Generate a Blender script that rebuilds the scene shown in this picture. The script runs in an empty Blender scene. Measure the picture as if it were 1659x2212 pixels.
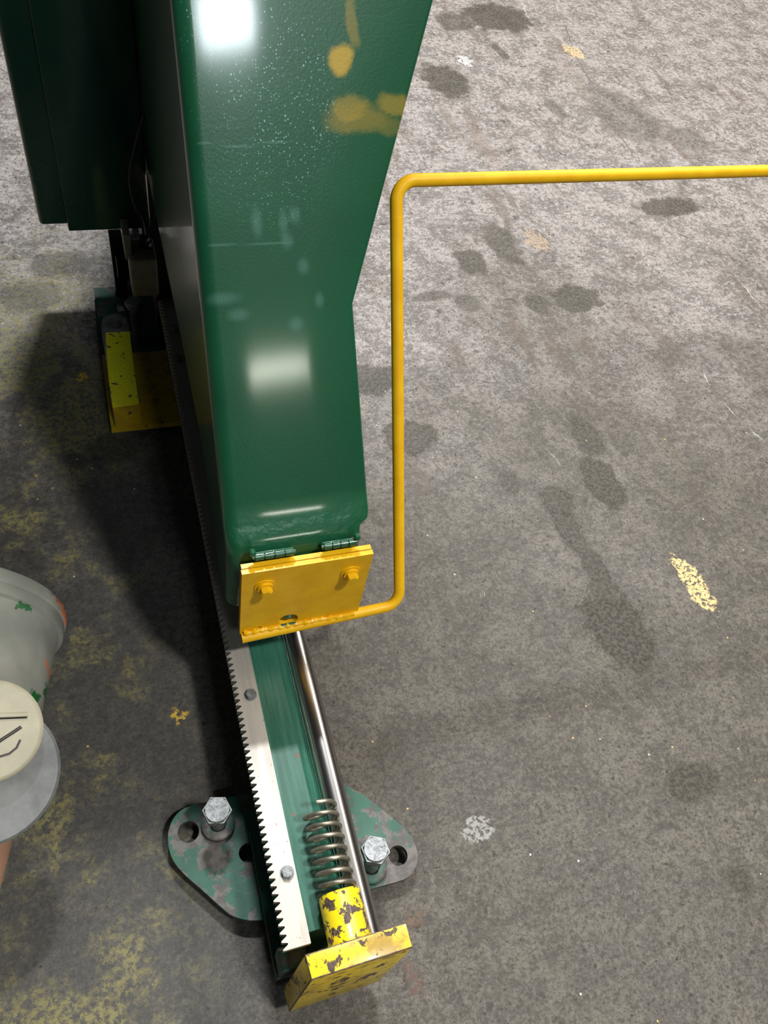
import bpy, bmesh, math, random
from mathutils import Vector, Matrix
random.seed(7)
PI = math.pi
S = bpy.context.scene
C = bpy.data.collections.new('workshop'); S.collection.children.link(C)

# ------------------------------------------------------------------ camera
CAM = Vector((0, 0, 1.4)); F = 1760.0
AX = [Vector((0.94835474, -0.13693547, 0.28613278)),      # world X, Y, Z seen from the camera (right, down, forward)
      Vector((-0.27498913, -0.80454981, 0.52638444)),
      Vector((0.15812738, -0.57788258, -0.80065439))]
cd = bpy.data.cameras.new('camera'); cam = bpy.data.objects.new('camera', cd); C.objects.link(cam)
R = Matrix(((AX[0][0], -AX[0][1], -AX[0][2]), (AX[1][0], -AX[1][1], -AX[1][2]), (AX[2][0], -AX[2][1], -AX[2][2])))
cam.matrix_world = Matrix.Translation(CAM) @ R.to_4x4()
cd.sensor_fit = 'VERTICAL'; cd.sensor_height = 24.0; cd.lens = F * 24.0 / 2212; cd.clip_start = .02
S.camera = cam

# ------------------------------------------------------------------ light
S.view_settings.view_transform = 'Standard'; S.view_settings.look = 'None'
S.view_settings.exposure = 0.0; S.view_settings.gamma = 1.0; S.view_settings.use_curve_mapping = False
W = bpy.data.worlds.new('world'); S.world = W; W.use_nodes = True
W.node_tree.nodes['Background'].inputs[0].default_value = (.80, .92, 1.0, 1)
W.node_tree.nodes['Background'].inputs[1].default_value = .026
def lamp(loc, target, size, size_y, power, col):
    l = bpy.data.lights.new('ceiling_lamp', 'AREA'); l.shape = 'RECTANGLE'; l.size = size; l.size_y = size_y
    l.energy = power; l.color = col
    o = bpy.data.objects.new('ceiling_lamp', l); C.objects.link(o); o.location = loc
    o.rotation_euler = (Vector(target) - Vector(loc)).to_track_quat('-Z', 'Y').to_euler()
    return o
lamp((1.6, -1.05, 5), (.2, .5, 0), .35, .35, 185, (1, .98, .93))       # near row, above and right of the operator
lamp((3.9, 4.6, 5), (3.9, 4.6, 0), .30, 7.0, 480, (1, .94, .87))       # long row to the right
lamp((.66, 3.45, 5), (.3, .9, 0), .6, .25, 330, (.93, .97, 1))          # far row straight ahead
lamp((.86, -3.9, 5), (.2, .9, .9), .8, .4, 66, (.86, .95, 1))          # behind the operator
lamp((2.6, -12.4, 5.0), (.2, .9, .6), 1.5, .36, 60, (1, 1, .86))       # far behind the operator

# ------------------------------------------------------------------ helpers
def ray(px, py):
    c = ((px - 829.5) / F, (py - 1106) / F, 1.0)
    return Vector([sum(a[i] * c[i] for i in range(3)) for a in AX])
def az(px, py, z): d = ray(px, py); return CAM + d * ((z - CAM.z) / d.z)
def ay(px, py, y): d = ray(px, py); return CAM + d * (y / d.y)

def link(name, bm, mat, parent=None, smooth=False):
    me = bpy.data.meshes.new(name)
    off = Vector((0, 0, 0)); p = parent
    while p: off += p.location; p = p.parent
    bmesh.ops.recalc_face_normals(bm, faces=bm.faces)
    for v in bm.verts: v.co -= off
    if smooth:
        for f in bm.faces: f.smooth = True
        for e in bm.edges:
            if len(e.link_faces) == 2 and e.calc_face_angle(0) > math.radians(38): e.smooth = False
    bm.to_mesh(me); bm.free()
    if mat: me.materials.append(mat)
    o = bpy.data.objects.new(name, me); C.objects.link(o); o.parent = parent
    return o
def thing(name, label, cat, loc, group=None):
    o = bpy.data.objects.new(name, None); C.objects.link(o); o.location = loc; o.empty_display_size = .05
    return tag(o, label, cat, group)
def tag(o, label, cat, group=None):
    o['label'] = label; o['category'] = cat
    if group: o['group'] = group
    return o
def box(bm, x0, x1, y0, y1, z0, z1, bev=0, seg=2):
    vs = [bm.verts.new((x, y, z)) for z in (z0, z1) for x, y in ((x0, y0), (x1, y0), (x1, y1), (x0, y1))]
    fs = [bm.faces.new([vs[i] for i in q]) for q in ((3, 2, 1, 0), (4, 5, 6, 7), (0, 1, 5, 4), (1, 2, 6, 5), (2, 3, 7, 6), (3, 0, 4, 7))]
    if bev:
        es = list({e for f in fs for e in f.edges})
        bmesh.ops.bevel(bm, geom=es, offset=bev, segments=seg, affect='EDGES', profile=.5)
def corners(bm, top, bot, bev=0, seg=2):
    vs = [bm.verts.new(p) for p in bot] + [bm.verts.new(p) for p in top]
    fs = [bm.faces.new([vs[i] for i in q]) for q in ((3, 2, 1, 0), (4, 5, 6, 7), (0, 1, 5, 4), (1, 2, 6, 5), (2, 3, 7, 6), (3, 0, 4, 7))]
    if bev: bmesh.ops.bevel(bm, geom=list({e for f in fs for e in f.edges}), offset=bev, segments=seg, affect='EDGES', profile=.5)
def frame(d):
    d = Vector(d).normalized(); a = Vector((0, 0, 1)) if abs(d.z) < .9 else Vector((1, 0, 0))
    u = d.cross(a).normalized(); return d, u, d.cross(u)
def cyl(bm, p, q, r, n=32, r2=None, rot=0, cap=True):
    p = Vector(p); q = Vector(q); d, u, v = frame(q - p); r2 = r if r2 is None else r2
    A = [bm.verts.new(p + (u * math.cos(a) + v * math.sin(a)) * r) for a in [2 * PI * i / n + rot for i in range(n)]]
    B = [bm.verts.new(q + (u * math.cos(a) + v * math.sin(a)) * r2) for a in [2 * PI * i / n + rot for i in range(n)]]
    for i in range(n): bm.faces.new((A[i], A[(i + 1) % n], B[(i + 1) % n], B[i]))
    if cap: bm.faces.new(A[::-1]); bm.faces.new(B)
def lathe(bm, p, axis, prof, n=40, closed=False):
    """prof: list of (distance along axis, radius)"""
    p = Vector(p); d, u, v = frame(axis); rings = []
    for t, r in prof:
        c = p + d * t
        rings.append([bm.verts.new(c + (u * math.cos(2 * PI * i / n) + v * math.sin(2 * PI * i / n)) * max(r, 1e-5)) for i in range(n)])
    for a, b in zip(rings, rings[1:]):
        for i in range(n): bm.faces.new((a[i], a[(i + 1) % n], b[(i + 1) % n], b[i]))
    if closed: bm.faces.new(rings[0][::-1]); bm.faces.new(rings[-1])
def tube(bm, pts, r, n=12, cap=True):
    pts = [Vector(p) for p in pts]; rings = []; up = None
    for i, p in enumerate(pts):
        t = (pts[min(i + 1, len(pts) - 1)] - pts[max(i - 1, 0)]).normalized()
        if up is None: _, up, _ = frame(t)
        up = (up - t * up.dot(t)).normalized(); s = t.cross(up)
        rings.append([bm.verts.new(p + (up * math.cos(2 * PI * k / n) + s * math.sin(2 * PI * k / n)) * r) for k in range(n)])
    for a, b in zip(rings, rings[1:]):
        for k in range(n): bm.faces.new((a[k], a[(k + 1) % n], b[(k + 1) % n], b[k]))
    if cap: bm.faces.new(rings[0][::-1]); bm.faces.new(rings[-1])
def fillet(pts, r, seg=10):
    pts = [Vector(p) for p in pts]; out = [pts[0]]
    for a, b, c in zip(pts, pts[1:], pts[2:]):
        u = (a - b).normalized(); v = (c - b).normalized(); half = u.angle(v) / 2
        t = r / math.tan(half); ctr = b + (u + v).normalized() * (r / math.sin(half))
        s0 = b + u * t - ctr; s1 = b + v * t - ctr; ang = s0.angle(s1)
        for k in range(seg + 1):
            f = k / seg
            out.append(ctr + (s0 * math.sin((1 - f) * ang) + s1 * math.sin(f * ang)) / math.sin(ang))
    return out + [pts[-1]]
def prism(bm, pts, z0, z1, holes=(), bev=0):
    """flat plate from an outline (x, y), with round holes (x, y, r) cut through"""
    edges = []
    def ring(q, z): 
        vs = [bm.verts.new((x, y, z)) for x, y in q]
        return vs, [bm.edges.new((vs[i], vs[(i + 1) % len(vs)])) for i in range(len(vs))]
    loops = [list(pts)] + [[(hx + hr * math.cos(2 * PI * k / 28), hy + hr * math.sin(2 * PI * k / 28)) for k in range(28)] for hx, hy, hr in holes]
    rings = []
    for z in (z0, z1):
        es = []; rr = []
        for q in loops:
            v, e = ring(q, z); rr.append(v); es += e
        bmesh.ops.triangle_fill(bm, use_beauty=True, use_dissolve=False, edges=es)
        rings.append(rr)
    for a, b in zip(*rings):
        n = len(a)
        for i in range(n): bm.faces.new((a[i], a[(i + 1) % n], b[(i + 1) % n], b[i]))
def smooth_loop(pts, it=2):
    for _ in range(it):
        q = []
        for i in range(len(pts)):
            a = pts[i]; b = pts[(i + 1) % len(pts)]
            q += [(a[0] * .75 + b[0] * .25, a[1] * .75 + b[1] * .25), (a[0] * .25 + b[0] * .75, a[1] * .25 + b[1] * .75)]
        pts = q
    return pts
def hexbolt(bm, p, d, r, h, shank=0, sr=None, washer=0, rot=0):
    """hex head whose top centre is p, axis d pointing out of the work"""
    p = Vector(p); d, u, v = frame(d)
    base = p - d * h
    cyl(bm, base, p - d * h * .18, r, 6, rot=rot)
    cyl(bm, p - d * h * .2, p, r * .93, 6, r2=r * .78, rot=rot); 
    cyl(bm, p - d * h * .1, p + d * r * .012, r * .80, 28)
    if washer: cyl(bm, base - d * h * .22, base, washer, 28)
    if shank: cyl(bm, base - d * shank, base, sr or r * .55, 24)
    for k in range(3):
        a = 2 * PI * k / 3 + rot + .5; w = (u * math.cos(a) + v * math.sin(a))
        tube(bm, [p + w * r * .35 + d * r * .02, p + w * r * .7 + d * r * .02], r * .035, 6)

# ------------------------------------------------------------------ materials
class N:
    def __init__(s, name):
        s.m = bpy.data.materials.new(name); s.m.use_nodes = True; s.t = s.m.node_tree; s.b = s.t.nodes['Principled BSDF']
        s.co = s.t.nodes.new('ShaderNodeTexCoord')
        g = s.t.nodes.new('ShaderNodeNewGeometry'); s.pos = g.outputs['Position']
    def put(s, sock, v):
        if hasattr(v, 'is_linked') or isinstance(v, bpy.types.NodeSocket): s.t.links.new(v, sock)
        elif isinstance(v, (tuple, list)) and len(v) == 3 and sock.type == 'RGBA': sock.default_value = (*v, 1)
        else: sock.default_value = v
    def math(s, op, a, b=0., c=0., clamp=False):
        n = s.t.nodes.new('ShaderNodeMath'); n.operation = op; n.use_clamp = clamp
        s.put(n.inputs[0], a); s.put(n.inputs[1], b); s.put(n.inputs[2], c); return n.outputs[0]
    def vec(s, op, a, b=(0, 0, 0), scale=1.):
        n = s.t.nodes.new('ShaderNodeVectorMath'); n.operation = op
        s.put(n.inputs[0], a); s.put(n.inputs[1], b)
        if op == 'SCALE': s.put(n.inputs['Scale'], scale)
        return n.outputs['Value'] if op in ('LENGTH', 'DISTANCE') else n.outputs[0]
    def noise(s, scale, detail=4, rough=.55, vec=None, dist=0., col=False):
        n = s.t.nodes.new('ShaderNodeTexNoise'); n.inputs['Scale'].default_value = scale; n.inputs['Detail'].default_value = detail
        n.inputs['Roughness'].default_value = rough; n.inputs['Distortion'].default_value = dist
        s.t.links.new(vec or s.pos, n.inputs['Vector']); return n.outputs['Color' if col else 'Fac']
    def voro(s, scale, vec=None, feature='F1', rand=1.):
        n = s.t.nodes.new('ShaderNodeTexVoronoi'); n.feature = feature; n.inputs['Scale'].default_value = scale
        n.inputs['Randomness'].default_value = rand
        s.t.links.new(vec or s.pos, n.inputs['Vector']); return n.outputs['Distance'], n.outputs['Color']
    def step(s, v, lo, hi, a=0., b=1.):
        n = s.t.nodes.new('ShaderNodeMapRange'); n.interpolation_type = 'SMOOTHSTEP'
        s.put(n.inputs[0], v)
        for i, x in zip((1, 2, 3, 4), (lo, hi, a, b)): s.put(n.inputs[i], x)
        return n.outputs[0]
    def mix(s, f, a, b):
        n = s.t.nodes.new('ShaderNodeMix'); n.data_type = 'RGBA'
        s.put(n.inputs[0], f); s.put(n.inputs[6], a); s.put(n.inputs[7], b); return n.outputs[2]
    def scale(s, v, sc):
        n = s.t.nodes.new('ShaderNodeMapping'); n.inputs['Scale'].default_value = sc
        s.t.links.new(v, n.inputs[0]); return n.outputs[0]
    def sep(s, v):
        n = s.t.nodes.new('ShaderNodeSeparateXYZ'); s.t.links.new(v, n.inputs[0]); return n.outputs
    def blob(s, c, r, rot=0., vec=None, lo=.75, hi=1.1):
        n = s.t.nodes.new('ShaderNodeMapping'); n.vector_type = 'TEXTURE'
        n.inputs['Location'].default_value = c; n.inputs['Rotation'].default_value = (0, 0, rot); n.inputs['Scale'].default_value = r
        s.t.links.new(vec or s.pos, n.inputs[0])
        return s.step(s.vec('LENGTH', n.outputs[0]), lo, hi, 1., 0.)
    def bump(s, h, strength=.2, dist=.002):
        n = s.t.nodes.new('ShaderNodeBump'); n.inputs['Strength'].default_value = strength; n.inputs['Distance'].default_value = dist
        s.put(n.inputs['Height'], h); s.t.links.new(n.outputs[0], s.b.inputs['Normal']); return n
    def done(s, col=None, rough=None, metal=None, coat=None, crough=None, spec=None):
        for k, v in (('Base Color', col), ('Roughness', rough), ('Metallic', metal), ('Coat Weight', coat), ('Coat Roughness', crough), ('Specular IOR Level', spec)):
            if v is not None: s.put(s.b.inputs[k], v)
        return s.m

def floor_mat():
    n = N('stained_concrete'); P = n.pos
    big = n.noise(2.2, 5, .6); mid = n.noise(11, 8, .68); fine = n.noise(60, 8, .75); grit = n.noise(210, 4, .75)
    y0 = n.sep(P)[1]
    far = n.step(n.math('ADD', y0, n.math('MULTIPLY', n.math('SUBTRACT', big, .5), 2.2)), .7, 2.0)  # farther slab paler: residue, plus the lamplight there raised into the colour
    c = n.mix(n.step(big, .40, .60), (.072, .061, .048), (.090, .079, .068))
    c = n.mix(n.step(mid, .44, .60), c, (.122, .106, .086))
    c = n.mix(n.math('MULTIPLY', far, n.step(mid, .43, .57, .25, .9)), c, (.31, .278, .262))
    c = n.mix(n.step(fine, .51, .58, 0, .6), c, n.mix(far, (.158, .140, .115), (.43, .395, .385)))
    c = n.mix(n.step(fine, .475, .42, 0, .85), c, n.mix(far, (.048, .041, .032), (.12, .10, .086)))
    cell = n.noise(135, 7, .8)
    c = n.mix(n.step(cell, .48, .42, 0, .55), c, n.mix(far, (.045, .038, .030), (.13, .105, .09)))
    c = n.mix(n.step(cell, .53, .60, 0, .45), c, n.mix(far, (.19, .172, .15), (.46, .42, .41)))
    c = n.mix(n.step(grit, .47, .38, 0, .75), c, (.030, .026, .021))
    c = n.mix(n.step(n.noise(75, 3, .6), .38, .33, 0, .85), c, (.030, .024, .018))
    c = n.mix(n.step(grit, .60, .70, 0, .35), c, (.27, .26, .25))
    x, y, z = n.sep(P)[:3]
    # smears running diagonally over the slab
    sm = n.noise(1, 6, .6, vec=n.scale(n.vec('ADD', P, (0, 0, 0)), (14, 3.2, 1)))
    c = n.mix(n.math('MULTIPLY', n.step(sm, .55, .68, 0, .55), n.step(y, .5, 1.4)), c, (.085, .058, .040))
    # worn pits
    pit = n.noise(26, 3, .5, dist=.4)
    c = n.mix(n.step(pit, .35, .27, 0, .75), c, (.042, .036, .028))
    # yellow dust caught in the surface left of the rail
    ym = n.math('MULTIPLY', n.step(x, .05, -.10), n.step(n.math('ADD', n.noise(5.5, 8, .72), n.math('MULTIPLY', n.step(y, .95, 1.5), .11)), n.step(y, .1, .55, .43, .50), n.step(y, .1, .55, .56, .60)))
    ym = n.math('MULTIPLY', ym, n.step(n.noise(80, 6, .8), .44, .56))
    ym = n.math('MULTIPLY', ym, n.step(n.math('ADD', y, n.math('MULTIPLY', n.noise(6, 5, .7), .8)), 2.35, 2.05))
    shade_l = n.mix(n.math('MULTIPLY', n.step(y, 1.7, 1.2), n.step(x, .16, -.02, 0, .5)), c, (.045, .047, .048))  # machine's shadow left of the rail darkened into the slab colour
    c = n.mix(n.math('MULTIPLY', ym, .85), shade_l, (.235, .205, .075))
    # dark stains, the anchor's painted shadow and paint patches: where they lie comes from the floor mesh, their ragged edge from noise
    at1 = n.t.nodes.new('ShaderNodeAttribute'); at1.attribute_name = 'stain_shadow'
    at2 = n.t.nodes.new('ShaderNodeAttribute'); at2.attribute_name = 'patch'
    edge = n.math('MULTIPLY', n.math('SUBTRACT', n.noise(30, 8, .78), .5), 2.9)
    s3 = n.sep(at1.outputs['Color'])
    g = n.noise(120, 3, .7)
    st = n.math('MULTIPLY', n.step(n.math('ADD', s3[0], edge), .40, .56), n.math('MULTIPLY', s3[1], n.step(g, .30, .46, .72, 1.)))
    c = n.mix(st, c, n.mix(n.step(g, .44, .56), (.011, .009, .006), (.066, .054, .036)))
    pf = n.math('MULTIPLY', n.step(n.math('ADD', at2.outputs['Alpha'], edge), .36, .56), n.step(g, .42, .54))
    c = n.mix(pf, c, at2.outputs['Color'])
    thin = n.vec('ADD', P, n.vec('SCALE', n.vec('SUBTRACT', n.noise(25, 4, .6, col=True), (.5, .5, .5)), scale=.03))
    for (x1, y1), (x2, y2), wd, col, w in SCRATCHES:
        a = az(x1, y1, 0); b_ = az(x2, y2, 0); m_ = (a + b_) / 2; d_ = b_ - a
        c = n.mix(n.math('MULTIPLY', n.blob((m_.x, m_.y, 0), (d_.length / 2, wd, 1), math.atan2(d_.y, d_.x), thin, .3, 1.1), n.step(fine, .4, .55, .3 * w, w)), c, col)
    # paint and swarf specks
    d, vc = n.voro(38)
    sp = n.math('MULTIPLY', n.step(d, .085, .05), n.step(n.sep(vc)[0], .86, .88))
    c = n.mix(sp, c, n.mix(n.step(n.sep(vc)[1], .45, .5), (.62, .60, .55), (.60, .42, .10)))
    h = n.math('ADD', fine, n.math('MULTIPLY', grit, .5)); h = n.math('SUBTRACT', h, n.math('MULTIPLY', st, n.math('MULTIPLY', g, .8)))
    n.bump(h, .55, .0025)
    r = n.step(fine, .3, .7, .42, .68)
    return n.done(c, n.math('SUBTRACT', r, n.math('MULTIPLY', st, .08)), spec=.4)
STAINS_SHADOW = [(1075, 38, 70, 26, .85), (985, 48, 40, 16, .7), (965, 175, 45, 32, .85), (1445, 447, 66, 16, .85), (1085, 525, 30, 40, .75), (1015, 565, 32, 24, .8), (930, 640, 48, 9, .7),
          (1245, 645, 52, 26, .85), (1160, 657, 22, 18, .75), (1010, 655, 26, 16, .6), (1200, 235, 16, 20, .6), (1350, 250, 60, 50, .45), (1480, 300, 40, 20, .5), (806, 820, 62, 30, .8), (885, 945, 58, 32, .85), (1268, 945, 26, 36, .75),
          (1303, 1040, 36, 52, .9), (1200, 1078, 34, 28, .75), (1100, 1040, 20, 24, .6), (1338, 1362, 60, 76, .95), (1232, 1150, 24, 44, .75), (1285, 1225, 24, 46, .8), (1298, 1270, 24, 26, .7),
          (1495, 1690, 54, 34, .75), (1600, 1900, 24, 34, .6), (1210, 1480, 26, 20, .3), (130, 570, 60, 26, .6), (60, 640, 70, 30, .5), (240, 970, 50, 30, .6), (870, 1700, 60, 120, .35), (1080, 110, 10, 16, .7)]  # one entry paints the floor anchor's cast shadow as a dark patch
PATCHES = [(1500, 1262, 22, 56, (.75, .52, .22), .95), (175, 817, 16, 9, (.62, .40, .05), .9), (385, 1545, 10, 12, (.65, .42, .06), .9), (900, 1985, 28, 9, (.13, .08, .05), .55), (1005, 132, 12, 9, (.7, .68, .66), .9),
           (1240, 112, 18, 12, (.55, .38, .2), .8), (1160, 520, 22, 18, (.34, .25, .17), .7), (1030, 1790, 30, 30, (.30, .29, .27), .7), (890, 2105, 8, 40, (.11, .065, .05), .45)]

SCRATCHES = [((1213, 35), (1240, 110), .004, (.10, .05, .03), .9), ((1240, 110), (1288, 200), .004, (.08, .045, .03), .9), ((1320, 265), (1392, 372), .004, (.09, .045, .03), .9), ((1080, 160), (1112, 200), .006, (.10, .06, .04), .9),
             ((1410, 270), (1530, 385), .018, (.10, .06, .04), .6), ((1170, 60), (1300, 260), .05, (.16, .12, .09), .35), ((1000, 250), (1090, 380), .04, (.14, .09, .06), .5), ((930, 200), (1020, 330), .02, (.15, .11, .08), .5),
             ((1590, 600), (1659, 680), .0022, (.5, .5, .46), .8), ((1515, 800), (1535, 832), .0025, (.5, .5, .46), .9), ((1555, 862), (1600, 910), .0022, (.5, .5, .46), .8), ((1600, 910), (1659, 960), .0022, (.5, .5, .46), .8), ((1125, 0), (1145, 48), .006, (.5, .46, .40), .6),
             ((1175, 965), (1215, 1010), .0016, (.4, .4, .38), .7), ((1040, 1270), (1046, 1290), .0012, (.4, .4, .38), .8), ((1385, 1460), (1440, 1560), .008, (.05, .042, .03), .6), ((1400, 1050), (1480, 1110), .008, (.06, .042, .03), .6),
             ((900, 492), (1010, 488), .012, (.07, .06, .05), .6), ((1480, 330), (1659, 325), .012, (.09, .06, .04), .5), ((1530, 1780), (1560, 1860), .006, (.05, .04, .03), .6)]
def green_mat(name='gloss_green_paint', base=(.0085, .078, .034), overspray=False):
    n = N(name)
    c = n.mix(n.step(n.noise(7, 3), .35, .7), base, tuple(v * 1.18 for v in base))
    if overspray:
        A0 = Vector((.19, .85, .81))
        # pale overspray specks over the upper part
        d, vc = n.voro(330); x, y, z = n.sep(n.pos)[:3]
        k = n.math('MULTIPLY', n.step(d, .34, .16), n.step(n.sep(vc)[0], .62, .68))
        d2, vc2 = n.voro(120)
        k2 = n.math('MULTIPLY', n.step(d2, .17, .09), n.step(n.sep(vc2)[0], .66, .68))
        area = n.blob((.205, .93, .93), (.10, .19, .21), 0, n.vec('ADD', n.pos, n.vec('SCALE', n.vec('SUBTRACT', n.noise(14, 4, .6, col=True), (.5, .5, .5)), scale=.10)), .3, 1.15)
        area = n.math('MULTIPLY', area, n.step(n.noise(22, 3), .32, .55))
        c = n.mix(n.math('MULTIPLY', n.math('MAXIMUM', k, k2), area), c, (.22, .50, .42))
        # soft grey-green marks
        marks = [(555, 480, 12, 38), (620, 520, 14, 20), (612, 480, 10, 34), (636, 465, 13, 22), (655, 575, 13, 20), (690, 648, 10, 20), (640, 700, 16, 18), (480, 645, 40, 16), (515, 680, 24, 16)]
        P0 = Vector((0, .60, .42)); a = math.radians(32); nn = Vector((0, -math.cos(a), math.sin(a)))
        for px, py, rx, ry in marks:
            q = []
            for X_, Y_ in ((px, py), (px + rx, py), (px, py + ry)):
                dd = ray(X_, Y_); q.append(CAM + dd * ((P0 - CAM).dot(nn) / dd.dot(nn)))
            rw = (q[1] - q[0]).length; rh = (q[2] - q[0]).length
            c = n.mix(n.math('MULTIPLY', n.blob(q[0], (rw * 1.2, rh * .62 * 1.3, rh * 1.3), 0, None, .15, 1.2), .30), c, (.13, .30, .25))
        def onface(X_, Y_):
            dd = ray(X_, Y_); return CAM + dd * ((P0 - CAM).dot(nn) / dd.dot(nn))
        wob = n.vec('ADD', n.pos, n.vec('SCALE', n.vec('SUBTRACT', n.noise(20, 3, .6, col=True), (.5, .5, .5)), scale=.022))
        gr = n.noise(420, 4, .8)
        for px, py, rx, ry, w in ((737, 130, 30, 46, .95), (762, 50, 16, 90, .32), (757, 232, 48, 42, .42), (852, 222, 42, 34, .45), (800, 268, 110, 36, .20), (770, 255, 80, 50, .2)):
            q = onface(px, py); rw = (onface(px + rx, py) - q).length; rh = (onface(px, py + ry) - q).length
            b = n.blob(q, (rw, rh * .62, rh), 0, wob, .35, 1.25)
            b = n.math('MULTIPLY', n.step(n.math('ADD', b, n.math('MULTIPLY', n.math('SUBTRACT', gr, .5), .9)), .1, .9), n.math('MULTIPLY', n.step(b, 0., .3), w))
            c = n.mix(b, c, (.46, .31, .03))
        for (ax_, ay_), (bx_, by_) in (((400, 300), (470, 318)), ((470, 318), (560, 314)), ((560, 314), (625, 300)), ((430, 528), (520, 530)), ((520, 530), (640, 522))):
            q0 = onface(ax_, ay_); q1 = onface(bx_, by_); q = (q0 + q1) / 2
            c = n.mix(n.math('MULTIPLY', n.blob((q.x, q.y, q.z), ((q1 - q0).length * .5, .0016, .0022), 0, None, .3, 1.2), .25), c, (.13, .32, .25))
    zz = n.sep(n.pos)[2]
    n.bump(n.math('ADD', n.math('MULTIPLY', n.noise(300, 2, .5), .22), n.math('MULTIPLY', n.noise(38, 3, .55), n.step(zz, .492, .455, .02, 3.6))), .35, .0022)
    return n.done(c, .34, coat=.65, crough=.10, spec=.35)
def worn_green():
    n = N('worn_green_paint'); P = n.pos
    m = n.step(n.noise(34, 6, .68, dist=.2), .50, .56)
    c = n.mix(n.step(n.noise(12, 4), .35, .65), (.013, .078, .050), (.026, .125, .082))
    for px, py, r in ((862, 1862, .052), (407, 1797, .034), (455, 1850, .026), (470, 1800, .03)):
        q = az(px, py, .03); m = n.math('MAXIMUM', m, n.blob(q, (r, r, r), 0, n.vec('ADD', P, n.vec('SCALE', n.vec('SUBTRACT', n.noise(50, 5, .65, col=True), (.5, .5, .5)), scale=.09)), .72, .85))
    g = n.mix(n.step(n.noise(60, 4), .4, .6), (.075, .066, .060), (.13, .118, .108))
    c = n.mix(m, c, g)
    n.bump(n.math('SUBTRACT', n.noise(120, 3), m), .2, .001)
    return n.done(c, .5, metal=n.math('MULTIPLY', m, .25))
def beam_green():
    n = N('beam_green_paint'); P = n.pos
    st = n.noise(1, 5, .65, vec=n.scale(P, (110, 6, 60)))
    c = n.mix(n.step(st, .35, .65), (.010, .080, .048), (.030, .135, .092))
    c = n.mix(n.step(n.noise(300, 3), .62, .70, 0, .6), c, (.008, .04, .03))
    x, y, z = n.sep(P)[:3]
    rust = n.math('MULTIPLY', n.step(n.noise(46, 5, .6), .66, .69), n.step(n.math('ABSOLUTE', n.math('SUBTRACT', y, .42)), .16, .06))
    c = n.mix(rust, c, (.16, .045, .02))
    n.bump(st, .08, .001)
    return n.done(c, .36, coat=.3, crough=.2)
def yellow_gloss():
    n = N('gloss_yellow_paint')
    c = n.mix(n.step(n.noise(30, 3), .3, .7), (.80, .42, .006), (.88, .50, .010))
    c = n.mix(n.step(n.noise(160, 4, .7), .68, .72), c, (.25, .11, .01))
    n.bump(n.noise(160, 3), .12, .001)
    return n.done(c, .45, coat=.08, crough=.2, spec=.22)
def yellow_worn(name='chipped_yellow_paint', thr=.60, col=(.86, .66, .010), dirt=.35, chip=(.055, .034, .026), sc=42):
    n = N(name)
    m = n.step(n.noise(sc, 7, .66, dist=.35), thr, thr + .015)
    c = n.mix(n.step(n.noise(16, 7, .75), .44, .62, 0, dirt), col, (.36, .22, .03))
    c = n.mix(n.step(n.noise(200, 3), .60, .68, 0, .5), c, (.25, .15, .02))
    c = n.mix(m, c, n.mix(n.step(n.noise(220, 3), .4, .6), chip, tuple(v * 2 for v in chip)))
    n.bump(n.math('SUBTRACT', 1., m), .5, .0012)
    return n.done(c, n.math('ADD', .36, n.math('MULTIPLY', m, .3)), coat=.15)
def steel(name, col=(.58, .55, .50), rough=.24, streak=(40, 3, 40), dark=.35, spots=None, metal=1.):
    n = N(name)
    s = n.noise(1, 5, .6, vec=n.scale(n.pos, streak))
    c = n.mix(n.step(s, .3, .7), col, tuple(v * (1 - dark) for v in col))
    if spots:
        c = n.mix(n.step(n.noise(90, 5, .6), .66, .70), c, spots)
    n.bump(s, .04, .001)
    return n.done(c, n.math('ADD', rough, n.math('MULTIPLY', s, .12)), metal=metal, spec=.3)
def plain(name, col, rough=.5, metal=0., var=.3, sc=30, bump=.1, spec=.5):
    n = N(name)
    c = n.mix(n.step(n.noise(sc, 5, .6), .35, .65), col, tuple(v * (1 - var) for v in col))
    n.bump(n.noise(sc * 4, 3), bump, .001)
    return n.done(c, rough, metal=metal, spec=spec)

M_floor = floor_mat()
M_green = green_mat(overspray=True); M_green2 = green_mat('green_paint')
M_dark = green_mat('shaded_green_paint', (.0035, .034, .022))  # housing green darkened: the cabinet's shade put into the paint colour
M_worn = worn_green(); M_beam = beam_green()
M_yel = yellow_gloss(); M_chip = yellow_worn('heavily_chipped_yellow_paint', .535, sc=60); M_chip2 = yellow_worn('scraped_yellow_paint', .575, (.86, .60, .015), .95)
M_edge = plain('bare_worn_edge', (.20, .13, .08), .5, .4, .6, 120, .5)
M_ramp = yellow_worn('dusty_yellow_paint', .64, (.62, .40, .012), .6)
M_bar = yellow_worn('flaking_yellow_paint', .60, (.92, .88, .02), .1, (.030, .030, .040), 46)
M_rack = steel('brushed_rack_steel', (.50, .47, .42), .46, (60, 6, 60), .25, (.24, .20, .17), .72)
M_rod = steel('polished_rod_steel', (.62, .58, .54), .20, (60, 5, 60), .45)
M_bolt = plain('zinc_bolt_metal', (.25, .26, .26), .42, .55, .45, 130, .4)
M_spring = plain('spring_steel', (.36, .33, .26), .36, .75, .4, 60)
M_black = plain('oily_black_steel', (.020, .018, .016), .4, .3, .4)
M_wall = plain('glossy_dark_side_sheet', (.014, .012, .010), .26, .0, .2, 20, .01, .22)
M_beige = plain('dusty_beige_plastic', (.26, .23, .16), .6)
M_grey = plain('bare_grey_steel', (.24, .225, .24), .55, .35, .35, 60, .3)

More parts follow.
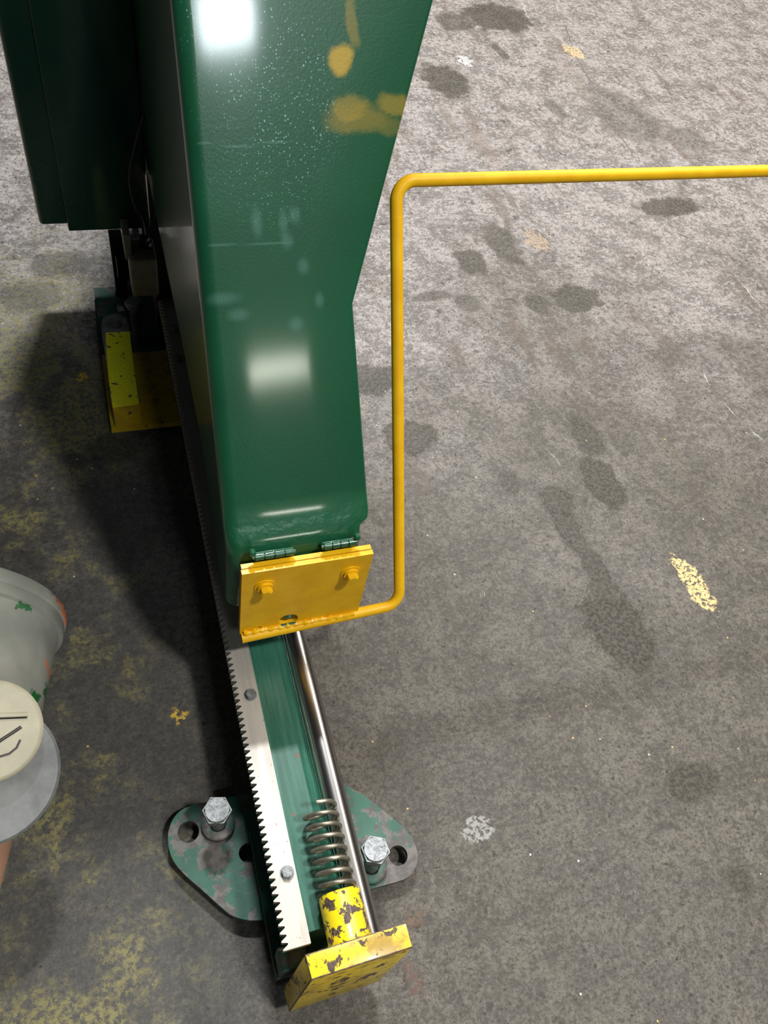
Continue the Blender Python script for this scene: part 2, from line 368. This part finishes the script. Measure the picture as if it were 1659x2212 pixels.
# ------------------------------------------------------------------ floor
def span(lo, a, b, hi, d):
    n_ = int(round((b - a) / d)); return [lo] + [a + (b - a) * k / n_ for k in range(n_ + 1)] + [hi]
gx = span(-6, -.6, 3.3, 10, .014); gy = span(-5, -.25, 3.9, 12, .014)
NX, NY = len(gx), len(gy)
fv = [(x, y, 0) for y in gy for x in gx]
ff_ = [(j * NX + i, j * NX + i + 1, (j + 1) * NX + i + 1, (j + 1) * NX + i) for j in range(NY - 1) for i in range(NX - 1)]
fm = bpy.data.meshes.new('floor'); fm.from_pydata(fv, [], ff_)
import bisect
def ell(px, py, rx, ry):
    a = az(px, py, 0); return a, (az(px + rx, py, 0) - a).length, (az(px, py - ry, 0) - a).length
A1 = [0.0] * (4 * NX * NY); A2 = [0.0] * (4 * NX * NY)
def spread(px, py, rx, ry, put):
    a, rw, rh = ell(px, py, rx, ry); rw = max(rw, .012); rh = max(rh, .012); ca, sa = math.cos(.1), math.sin(.1)
    R_ = 1.6 * max(rw, rh)
    for j in range(bisect.bisect(gy, a.y - R_), min(NY, bisect.bisect(gy, a.y + R_))):
        for i in range(bisect.bisect(gx, a.x - R_), min(NX, bisect.bisect(gx, a.x + R_))):
            dx, dy = gx[i] - a.x, gy[j] - a.y
            q = math.hypot((dx * ca + dy * sa) / rw, (-dx * sa + dy * ca) / rh); f = max(0., min(1., 1.5 - q))
            if f > 0: put(4 * (j * NX + i), f)
for px, py, rx, ry, w in STAINS_SHADOW:
    def put(k, f):
        if f > A1[k]: A1[k] = f; A1[k + 1] = w
    spread(px, py, rx, ry, put)
for px, py, rx, ry, col, w in PATCHES:
    def put(k, f):
        if f * w > A2[k + 3]: A2[k] = col[0]; A2[k + 1] = col[1]; A2[k + 2] = col[2]; A2[k + 3] = f * (.75 + .25 * w)
    spread(px, py, rx, ry, put)
for nm, A_ in (('stain_shadow', A1), ('patch', A2)):
    t_ = fm.attributes.new(nm, 'FLOAT_COLOR', 'POINT'); t_.data.foreach_set('color', A_)
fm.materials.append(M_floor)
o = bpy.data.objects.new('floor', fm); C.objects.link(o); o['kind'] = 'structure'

# ------------------------------------------------------------------ the rail with its stop and feet
rail = thing('machine_rail', 'green steel machine rail with toothed strip and polished rod running away across the floor', 'machine rail', (.16, .14, 0))
bm = bmesh.new()
prof = [(.108, .045), (.118, .045), (.118, .162), (.112, .165), (.112, .166), (.186, .166), (.200, .158), (.204, .146), (.204, .045), (.108, .045)]
YB0, YB1 = .152, 2.04
pr = [(.112, .035), (.112, .1655), (.184, .1655), (.196, .159), (.203, .148), (.203, .035)]
a = [bm.verts.new((x, YB0, z)) for x, z in pr]; b = [bm.verts.new((x, YB1, z)) for x, z in pr]
for i in range(6): bm.faces.new((a[i], a[(i + 1) % 6], b[(i + 1) % 6], b[i]))
bm.faces.new(a); bm.faces.new(b[::-1])
beam = link('beam', bm, M_beam, rail)
bm = bmesh.new(); box(bm, .096, .21, .118, .33, .032, .044, .002); box(bm, .100, .138, .118, .150, .05, .120, .002); link('beam_foot', bm, M_worn, rail)
# toothed rack
bm = bmesh.new(); pitch = .0103; y = .1345; L = []; z0, z1 = .1655, .180
nteeth = 126
for i in range(nteeth):
    yy = y + i * pitch
    L += [(.1025, yy + pitch * .18), (.1025, yy + pitch * .36), (.1105, yy + pitch * .80), (.1105, yy + pitch * .98)]
rack_end = y + nteeth * pitch
lo = [[bm.verts.new((p[0], p[1], z)) for p in L] for z in (z0, z1)]
ri = [[bm.verts.new((.1402 if p[1] < .65 else .1402, p[1], z)) for p in L] for z in (z0, z1)]
n_ = len(L)
for i in range(n_ - 1):
    bm.faces.new((lo[1][i], lo[1][i + 1], ri[1][i + 1], ri[1][i])); bm.faces.new((lo[0][i], ri[0][i], ri[0][i + 1], lo[0][i + 1]))
    bm.faces.new((lo[0][i], lo[0][i + 1], lo[1][i + 1], lo[1][i])); bm.faces.new((ri[0][i], ri[1][i], ri[1][i + 1], ri[0][i + 1]))
bm.faces.new((lo[0][0], lo[1][0], ri[1][0], ri[0][0])); bm.faces.new((lo[0][-1], ri[0][-1], ri[1][-1], lo[1][-1]))
rack = link('rack', bm, M_rack, rail)
for px, py in ((542, 1497), (621, 1883), (387, 770), (377, 706)):
    p = az(px, py, .188); bm = bmesh.new(); hexbolt(bm, (p.x, p.y, .1885), (0, 0, 1), .0086, .0075, washer=.0098, rot=random.random())
    link('rack_bolt', bm, M_bolt, rack)
bm = bmesh.new(); box(bm, .1, .206, 1.436, 2.04, .035, .20, .003); link('rail_dark_box', bm, M_black, rail)  # black box added so the far end of the rail reads dark
# guide rod
bm = bmesh.new(); cyl(bm, (.2225, .122, .150), (.2225, 2.04, .150), .0185, 48); link('guide_rod', bm, M_rod, rail, True)
# end stop block: a thick plate across the rail end
zt, zb = .232, .048
T = [az(672, 2118, zt), az(893, 2046, zt), az(878, 1992, zt), az(658, 2062, zt)]
dy = T[0].y; 
B = [az(624, 2186, zb), az(819, 2120, zb)]; B += [B[1] + Vector((T[2] - T[1]).to_tuple()), B[0] + Vector((T[3] - T[0]).to_tuple())]
bm = bmesh.new(); corners(bm, T, B, .0016, 2)
for f in bm.faces: f.material_index = 1 if f.calc_area() < .0009 else 0
sb = link('stop_block', bm, M_chip2, rail, True); sb.data.materials.append(M_edge)
bm = bmesh.new(); sc = (.1895, 0, .1935); yb = (T[2].y + T[3].y) / 2 - .004
lathe(bm, (sc[0], yb, sc[2]), (0, 1, 0), [(0, .034), (.004, .0325), (.010, .0295), (.066, .0290), (.068, .0275), (.068, .021), (.02, .021)], 44)
link('stop_sleeve', bm, M_chip, rail, True)
bm = bmesh.new(); pts = []; turns = 8.3; ys, ye = yb + .058, .305
for i in range(int(turns * 28) + 1):
    t = i / (turns * 28); e = t
    pts.append((.1895 + .0232 * math.cos(2 * PI * turns * t), ys + (ye - ys) * e, sc[2] + .001 + .0232 * math.sin(2 * PI * turns * t)))
tube(bm, pts, .0032, 12); link('bumper_spring', bm, M_spring, rail, True)
# near foot plate
out = [(417, 1738), (385, 1752), (364, 1785), (362, 1826), (374, 1862), (402, 1893), (440, 1925), (480, 1962), (505, 1982), (560, 1992), (700, 1952), (801, 1920), (862, 1904), (888, 1893), (901, 1868), (903, 1842), (892, 1812), (872, 1786), (830, 1752), (747, 1688), (640, 1690), (546, 1712), (470, 1727)]
z = .030
pl = smooth_loop([tuple(az(a, b, z)[:2]) for a, b in out], 2)
holes = [(*az(407, 1797, z)[:2], .0165), (*az(860, 1848, z)[:2], .0155), (*az(536, 1842, z)[:2], .0145)]
bm = bmesh.new(); prism(bm, pl, .018, z, holes); fp = link('foot_plate', bm, M_worn, rail)
for (hx, hy), (bx, by), r_ in (((469, 1749), (471, 1782), .3), ((812, 1834), (800, 1874), .1)):
    b = az(bx, by, z); bm = bmesh.new(); top = .118
    h = az(hx, hy, top)
    hexbolt(bm, h, (h - Vector((b.x, b.y, z))), .0222, .017, shank=(h - Vector((b.x, b.y, z))).length - .017 + .012, sr=.012, rot=r_)
    link('anchor_bolt', bm, M_bolt, fp)
    bm = bmesh.new(); lathe(bm, (b.x, b.y, z), (0, 0, 1), [(0, .027), (.009, .026), (.011, .023), (.011, .0135)], 32); link('levelling_collar', bm, M_worn, fp, True)
bm = bmesh.new(); w = az(586, 1885, .03); lathe(bm, (w.x, w.y, .030), (0, 0, 1), [(0, .021), (.003, .021), (.003, .009), (0, .009)], 36); link('washer', bm, M_grey, fp, True)

# ------------------------------------------------------------------ the carriage: green leaning housing with door, hinges and guard
car = thing('machine_carriage', 'tall glossy green leaning machine housing above the rail with yellow guard bar', 'machine housing', (.21, .66, .29))
A = math.radians(32); XL = .108
def lean_y(z): return .60 + (z - .42) * math.tan(A)
def RX(z):
    t = [(.29, .300), (.446, .300), (.447, .3105), (.46, .315), (.706, .300), (.996, .408), (1.15, .45), (2.6, .55)]
    for (a, ra), (b, rb) in zip(t, t[1:]):
        if z <= b: return ra + (rb - ra) * (z - a) / (b - a)
    return t[-1][1]
rows = []
YV = .597
for zz in (.292, .33, .37, .40): rows.append((YV, zz))
ctr = None
# fold between the upright lip and the leaning face
for k in range(1, 9):
    t = k / 8; p0 = Vector((YV, .418)); p1 = Vector((YV, .438)); p2 = Vector((lean_y(.466), .466))
    q = p0 * (1 - t) ** 2 + p1 * 2 * t * (1 - t) + p2 * t * t; rows.append((q.x, q.y))
for zz in (.49, .52, .58, .64, .706, .78, .85, .92, .996, 1.1, 1.25, 1.45, 1.7, 2.0, 2.5): rows.append((lean_y(zz), zz))
def yback(z):
    t = [(.28, .66), (.30, .69), (.42, .83), (.44, 2.05), (9, 2.05)]
    for (a, ra), (b, rb) in zip(t, t[1:]):
        if z <= b: return ra + (rb - ra) * (z - a) / (b - a)
bm = bmesh.new(); grid = []
for yy, zz in rows:
    r = RX(zz); rl = .020; rr = .006; sec = [(XL, max(yback(zz), yy + rl + .01)), (XL, yy + rl + .008), (XL, yy + rl)]
    for k in range(1, 9):
        a = PI / 2 * k / 8; sec.append((XL + rl - rl * math.cos(a), yy + rl - rl * math.sin(a)))
    sec += [(XL + (r - XL) * f, yy) for f in (.35, .65)]
    for k in range(0, 5):
        a = PI / 2 * k / 4; sec.append((r - rr + rr * math.sin(a), yy + rr - rr * math.cos(a)))
    sec.append((r, max(yback(zz), yy + .05)))
    grid.append([bm.verts.new((x, y, zz)) for x, y in sec])
for a, b in zip(grid, grid[1:]):
    for i in range(0 if True else 1, len(a) - 1): bm.faces.new((a[i], a[i + 1], b[i + 1], b[i]))
bm.faces.new([v for v in grid[-1]])
bk_ = [i for i, (yy, zz) in enumerate(rows) if zz > .44]
for i, j in zip(bk_, bk_[1:]): bm.faces.new((grid[i][0], grid[i][-1], grid[j][-1], grid[j][0]))
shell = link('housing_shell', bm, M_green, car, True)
# glossy dark side sheet set just inside the left corner
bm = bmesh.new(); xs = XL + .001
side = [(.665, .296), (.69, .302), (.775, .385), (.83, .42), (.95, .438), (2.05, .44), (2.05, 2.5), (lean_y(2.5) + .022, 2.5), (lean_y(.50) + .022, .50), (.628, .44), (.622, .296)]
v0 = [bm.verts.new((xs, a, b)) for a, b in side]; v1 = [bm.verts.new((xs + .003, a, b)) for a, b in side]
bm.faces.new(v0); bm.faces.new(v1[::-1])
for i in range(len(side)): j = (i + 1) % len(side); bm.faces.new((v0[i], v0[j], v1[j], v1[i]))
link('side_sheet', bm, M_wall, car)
# unseen plate added under the housing to keep interior light off the rack
bm = bmesh.new(); box(bm, XL + .004, .296, .70, 2.04, .445, .449); link('underside_blocker', bm, M_black, car)
bm = bmesh.new(); box(bm, .272, .280, .70, 2.04, .20, .447); link('skirt_blocker', bm, M_dark, car)  # unseen panel added to block the right lamp row from the rack
# hinges
for xa, xb in ((.142, .198), (.240, .288)):
    bm = bmesh.new(); nk = 4
    for k in range(nk):
        p = xa + (xb - xa) * k / nk; q = xa + (xb - xa) * (k + 1) / nk
        lathe(bm, (p + .0006, .5865, .4425), (1, 0, 0), [(0, .003), (.0006, .0052), (q - p - .0018, .0052), (q - p - .0012, .003)], 20, True)
    box(bm, xa, xb, .588, .5955, .425, .441, .001)
    cyl(bm, (xa - .003, .5865, .4425), (xb + .002, .5865, .4425), .0028, 12)
    link('hinge', bm, M_green2, car, True)
for xx in (.140, .289):
    bm = bmesh.new(); lathe(bm, (xx, .592, .449), (0, -1, .45), [(0, .005), (.006, .0048), (.008, .003), (.0085, 0)], 16); link('hinge_screw', bm, M_green2, car, True)
# yellow bracket plate (two layers)
bm = bmesh.new()
x0, x1, zb0, zt0 = .1225, .3115, .250, .430
def plate(bm, x0, x1, y0, y1, z0, z1, holes):
    base = [(x0, z0), (x1, z0), (x1, z1), (x0, z1)]; b2 = bmesh.new(); prism(b2, base, 0, 1, holes)
    me = bpy.data.meshes.new('t')
    for v in b2.verts: v.co = Vector((v.co.x, y0 + (y1 - y0) * v.co.z, v.co.y))
    b2.to_mesh(me); b2.free(); bm.from_mesh(me); bpy.data.meshes.remove(me)
hole = (.197, .272, .0155)
plate(bm, x0, x1, .5700, .5775, zb0, zt0 - .001, [hole, (.152, .262, .0045)])
plate(bm, x0 + .001, x1 - .001, .5785, .5860, zb0 + .004, zt0, [hole])
brk = link('guard_bracket', bm, M_yel, car)
bm = bmesh.new(); box(bm, .132, .30, .587, .5965, .26, .405); link('backing_plate', bm, M_dark, car)
for px, py in ((572, 1265), (757, 1235)):
    p = ay(px, py, .570); bm = bmesh.new()
    cyl(bm, (p.x, .5702, p.z), (p.x, .5680, p.z), .0150, 30); cyl(bm, (p.x, .568, p.z), (p.x, .5635, p.z), .0115, 24)
    cyl(bm, (p.x, .5635, p.z), (p.x, .556, p.z), .0092, 6, rot=.3); cyl(bm, (p.x, .556, p.z), (p.x, .5545, p.z), .0085, 6, r2=.007, rot=.3)
    link('bracket_bolt', bm, M_yel, brk, True)
bm = bmesh.new(); hexbolt(bm, (.199, .5735, .276), (0, -1, .1), .0085, .007, rot=.2, washer=.011); link('recessed_bolt', bm, M_green2, brk)
# guard bar
bm = bmesh.new()
path = fillet([(.1245, .5655, .2475), (.3835, .572, .2530), (.3835, .915, .793), (1.7, .915, .800)], .026, 12)
tube(bm, path, .0088, 20); bar = link('guard_bar', bm, M_yel, car, True)
bm = bmesh.new()   # weld bead along the bar
pts = [(.128 + .176 * i / 44, .5672 + random.uniform(-.0008, .0008), .2580 + random.uniform(-.0008, .0008)) for i in range(45)]
tube(bm, [pts[0]], .004) if False else None
rings = []
for i, p in enumerate(pts):
    rr = .0042 + .0011 * math.sin(i * 1.9) + random.uniform(-.0004, .0004)
    rings.append([bm.verts.new((p[0], p[1] + rr * math.cos(2 * PI * k / 8), p[2] + rr * math.sin(2 * PI * k / 8))) for k in range(8)])
for a, b in zip(rings, rings[1:]):
    for k in range(8): bm.faces.new((a[k], a[(k + 1) % 8], b[(k + 1) % 8], b[k]))
bm.faces.new(rings[0][::-1]); bm.faces.new(rings[-1]); link('weld_bead', bm, M_yel, brk, True)
bm = bmesh.new(); box(bm, .186, .214, .5655, .5695, .2585, .2625, .001); link('latch_tongue', bm, M_green2, brk)

# ------------------------------------------------------------------ the dark cabinet behind
cab = thing('control_cabinet', 'dark green sheet metal cabinet hanging in shade left of the housing', 'cabinet', (0, 1.52, .32))
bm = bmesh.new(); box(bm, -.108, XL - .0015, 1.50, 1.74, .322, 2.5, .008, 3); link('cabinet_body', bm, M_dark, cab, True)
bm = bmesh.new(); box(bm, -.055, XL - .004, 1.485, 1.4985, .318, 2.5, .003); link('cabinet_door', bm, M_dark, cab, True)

# ------------------------------------------------------------------ beige motor box, cable and clamp gear under the housing
mb = thing('limit_switch_box', 'dusty beige box under the dark cabinet beside the rail', 'switch box', (.08, 1.45, .19))
bm = bmesh.new(); box(bm, .052, .106, 1.41, 1.483, .205, .298, .005, 3); link('box_body', bm, M_beige, mb, True)
bm = bmesh.new(); box(bm, .046, .060, 1.43, 1.483, .285, .345, .002); link('box_bracket', bm, M_beige, mb)
bm = bmesh.new(); lathe(bm, (.088, 1.455, .298), (0, 0, 1), [(0, .013), (.012, .013), (.013, .010), (.024, .010), (.027, .006)], 20, True); link('cable_gland', bm, M_black, mb, True)
bm = bmesh.new()
ctrl = [Vector(p) for p in ((.088, 1.455, .32), (.086, 1.452, .36), (.074, 1.45, .41), (.072, 1.45, .46), (.090, 1.45, .53), (.1065, 1.45, .58))]
cp = []
for i in range(len(ctrl) - 1):
    p0 = ctrl[max(i - 1, 0)]; p1 = ctrl[i]; p2 = ctrl[i + 1]; p3 = ctrl[min(i + 2, len(ctrl) - 1)]
    for k in range(8):
        t = k / 8; cp.append(.5 * ((2 * p1) + (p2 - p0) * t + (2 * p0 - 5 * p1 + 4 * p2 - p3) * t * t + (3 * p1 - p0 - 3 * p2 + p3) * t ** 3))
tube(bm, cp + [ctrl[-1]], .0035, 10); link('cable', bm, M_black, mb, True)

# ------------------------------------------------------------------ far foot of the rail with yellow bar
ff = thing('floor_anchor_frame', 'yellow and black steel floor anchor with flaking yellow bar, beyond the rail', 'floor anchor', (.05, 1.3, 0))
bm = bmesh.new(); prism(bm, [(-.030, 1.205), (.36, 1.205), (.36, 1.425), (-.030, 1.425)], .020, .034); link('base_plate', bm, M_ramp, ff)
bm = bmesh.new(); prism(bm, [(-.028, 1.427), (.36, 1.427), (.36, 1.66), (-.028, 1.66)], .018, .030, [(*az(333, 735, .03)[:2], .0125)]); link('rear_plate', bm, M_worn, ff)
bm = bmesh.new(); box(bm, -.021, .034, 1.207, 1.405, .034, .103, .002)
yb_ = None
for f in bm.faces: f.material_index = 1 if f.normal.z > .5 or abs(f.normal.x) > .5 else 0
bm.normal_update()
for f in bm.faces: f.material_index = 1 if f.normal.z > .5 or f.normal.x < -.5 else 0
yb_ = link('yellow_bar', bm, M_ramp, ff); yb_.data.materials.append(M_grey)
bm = bmesh.new()
q = [az(228, 719, .1045), az(280, 716, .1045), az(285, 760, .1045), az(290, 800, .1045), az(300, 872, .1045), az(243, 880, .1045), az(236, 830, .1045), az(230, 760, .1045)]
prism(bm, [(v.x, v.y) for v in q], .1032, .1048); link('bar_top_strip', bm, M_bar, ff)
bm = bmesh.new()
ey = [(-.022, 1.405), (.036, 1.405), (.036, 1.455), (.026, 1.474), (.010, 1.480), (-.010, 1.474), (-.021, 1.455)]
prism(bm, smooth_loop(ey, 1), .07, .104, [(.0085, 1.446, .0155)]); link('lifting_eye', bm, M_grey, ff)
def tall_bolt(parent, x, y, zb, zt, r):
    bm = bmesh.new(); hexbolt(bm, (x, y, zt), (0, 0, 1), r, .014, shank=zt - zb - .014, sr=r * .5, rot=.4); cyl(bm, (x, y, zb), (x, y, zb + .012), r * 1.05, 6)
    link('anchor_bolt', bm, M_bolt, parent)
p = az(288, 650, .14); tall_bolt(ff, p.x, p.y, .03, .14, .0195)
bm = bmesh.new(); box(bm, .022, .050, 1.62, 1.65, .03, .20, .002); box(bm, .030, .16, 1.60, 1.66, .10, .16, .004); link('clamp_post', bm, M_black, ff)
bm = bmesh.new(); cyl(bm, (.018, 1.53, .075), (.034, 1.53, .075), .010, 6); cyl(bm, (.030, 1.53, .075), (.06, 1.53, .075), .005, 16); link('clamp_bolt', bm, M_bolt, ff)

# ------------------------------------------------------------------ bucket lying at the left
ax = Vector((-.185, -.98, -.02)).normalized(); rc = Vector((-.292, .745, .163))
bk = thing('paint_bucket', 'dusty white plastic bucket lying on its side with green and orange paint smears', 'bucket', (-.33, .55, 0))
def bucket_mat():
    n = N('dusty_bucket_plastic')
    c = n.mix(n.step(n.noise(9, 4), .35, .65), (.25, .26, .225), (.36, .355, .31))
    wv = n.vec('ADD', n.pos, n.vec('SCALE', n.vec('SUBTRACT', n.noise(60, 4, .6, col=True), (.5, .5, .5)), scale=.03))
    def on(px, py, z):
        d = ray(px, py); t = .9
        while t < 1.9:
            p = CAM + d * t; w = p - rc; k = w.dot(ax)
            if 0 < k < .5 and (w - ax * k).length < .153 - .075 * k * k / .25: return p
            t += .002
        return az(px, py, .17)
    for px, py, z_, r, rot, col, w in ((78, 1503, .24, (.020, .008, .02), .3, (.010, .14, .035), 1), (100, 1500, .20, (.006, .016, .03), -.3, (.010, .14, .035), 1), (105, 1515, .19, (.006, .014, .03), .5, (.010, .14, .035), 1), (48, 1312, .31, (.007, .006, .03), 0, (.010, .14, .035), .9),
                                       (95, 1545, .20, (.0035, .03, .05), -.25, (.85, .26, .08), .8), (108, 1452, .19, (.004, .008, .05), 0, (.75, .22, .08), .8), (122, 1415, .17, (.006, .03, .05), -.2, (.6, .30, .20), .4), (25, 1880, .20, (.03, .06, .09), 0, (.85, .30, .12), .45), (30, 1865, .20, (.006, .03, .05), -.3, (.9, .25, .06), .7),
                                       (125, 1310, .26, (.03, .008, .05), -.5, (.07, .05, .04), .7), (140, 1325, .22, (.012, .008, .05), -.6, (.75, .2, .07), .7)):
        q = on(px, py, z_)
        c = n.mix(n.math('MULTIPLY', n.blob(q, r, rot, wv, .7, 1.1), w), c, col)
    n.bump(n.noise(60, 4), .12, .002)
    return n.done(c, .55)
M_bucket = bucket_mat()
bm = bmesh.new()
lathe(bm, rc, ax, [(.030, .146), (.004, .150), (0, .154), (-.0, .160), (.004, .1625), (.018, .162), (.021, .159), (.024, .1605), (.040, .160), (.043, .154), (.060, .151), (.10, .1490), (.30, .136), (.44, .122), (.50, .110), (.51, .100), (.51, .02), (.51, 0)], 72)
lathe(bm, rc, ax, [(.0, .154), (.0, .147), (.30, .133), (.43, .119), (.48, .1), (.48, 0)], 72)
link('bucket_body', bm, M_bucket, bk, True)
M_cream = plain('cream_cap_plastic', (.42, .385, .27), .5, 0, .15, 20)
sp = az(-24, 1580, .30)
nrm = Vector((.22, -.42, 1)).normalized()
bm = bmesh.new(); lathe(bm, sp - nrm * .02, nrm, [(0, .0665), (.022, .066), (.025, .063), (.0255, .060), (.0255, 0)], 48)
link('cream_cap', bm, M_cream, bk, True)
def on_cap(px, py):
    d = ray(px, py); c0 = sp + nrm * .006; return CAM + d * ((c0 - CAM).dot(nrm) / d.dot(nrm))
bm = bmesh.new(); tube(bm, [on_cap(x, 1546 - x * .04) for x in (-70, -30, 0, 30, 60)], .0042, 8)
link('cap_ridge', bm, M_cream, bk, True)
bm = bmesh.new(); tube(bm, [on_cap(x, 1549 - x * .04) for x in (-68, -30, 0, 30, 58)], .0030, 8)
tube(bm, [on_cap(*p) for p in ((46, 1570), (25, 1584), (0, 1600), (-25, 1625))], .0022, 8); tube(bm, [on_cap(*p) for p in ((44, 1598), (36, 1615), (20, 1628), (0, 1634), (-20, 1634))], .0014, 8)
link('cap_groove_shade', bm, M_black, bk, True)  # black tubes drawn for the shade in the cap's grooves
M_disc = plain('mottled_grey_plastic', (.20, .205, .20), .55, 0, .5, 14)
s2 = az(-30, 1672, .262)
bm = bmesh.new(); lathe(bm, s2 - nrm * .03, nrm, [(0, .093), (.024, .092), (.028, .088), (.028, 0)], 56); link('grey_disc', bm, M_disc, bk, True)  # larger grey disc under and below the cream cap
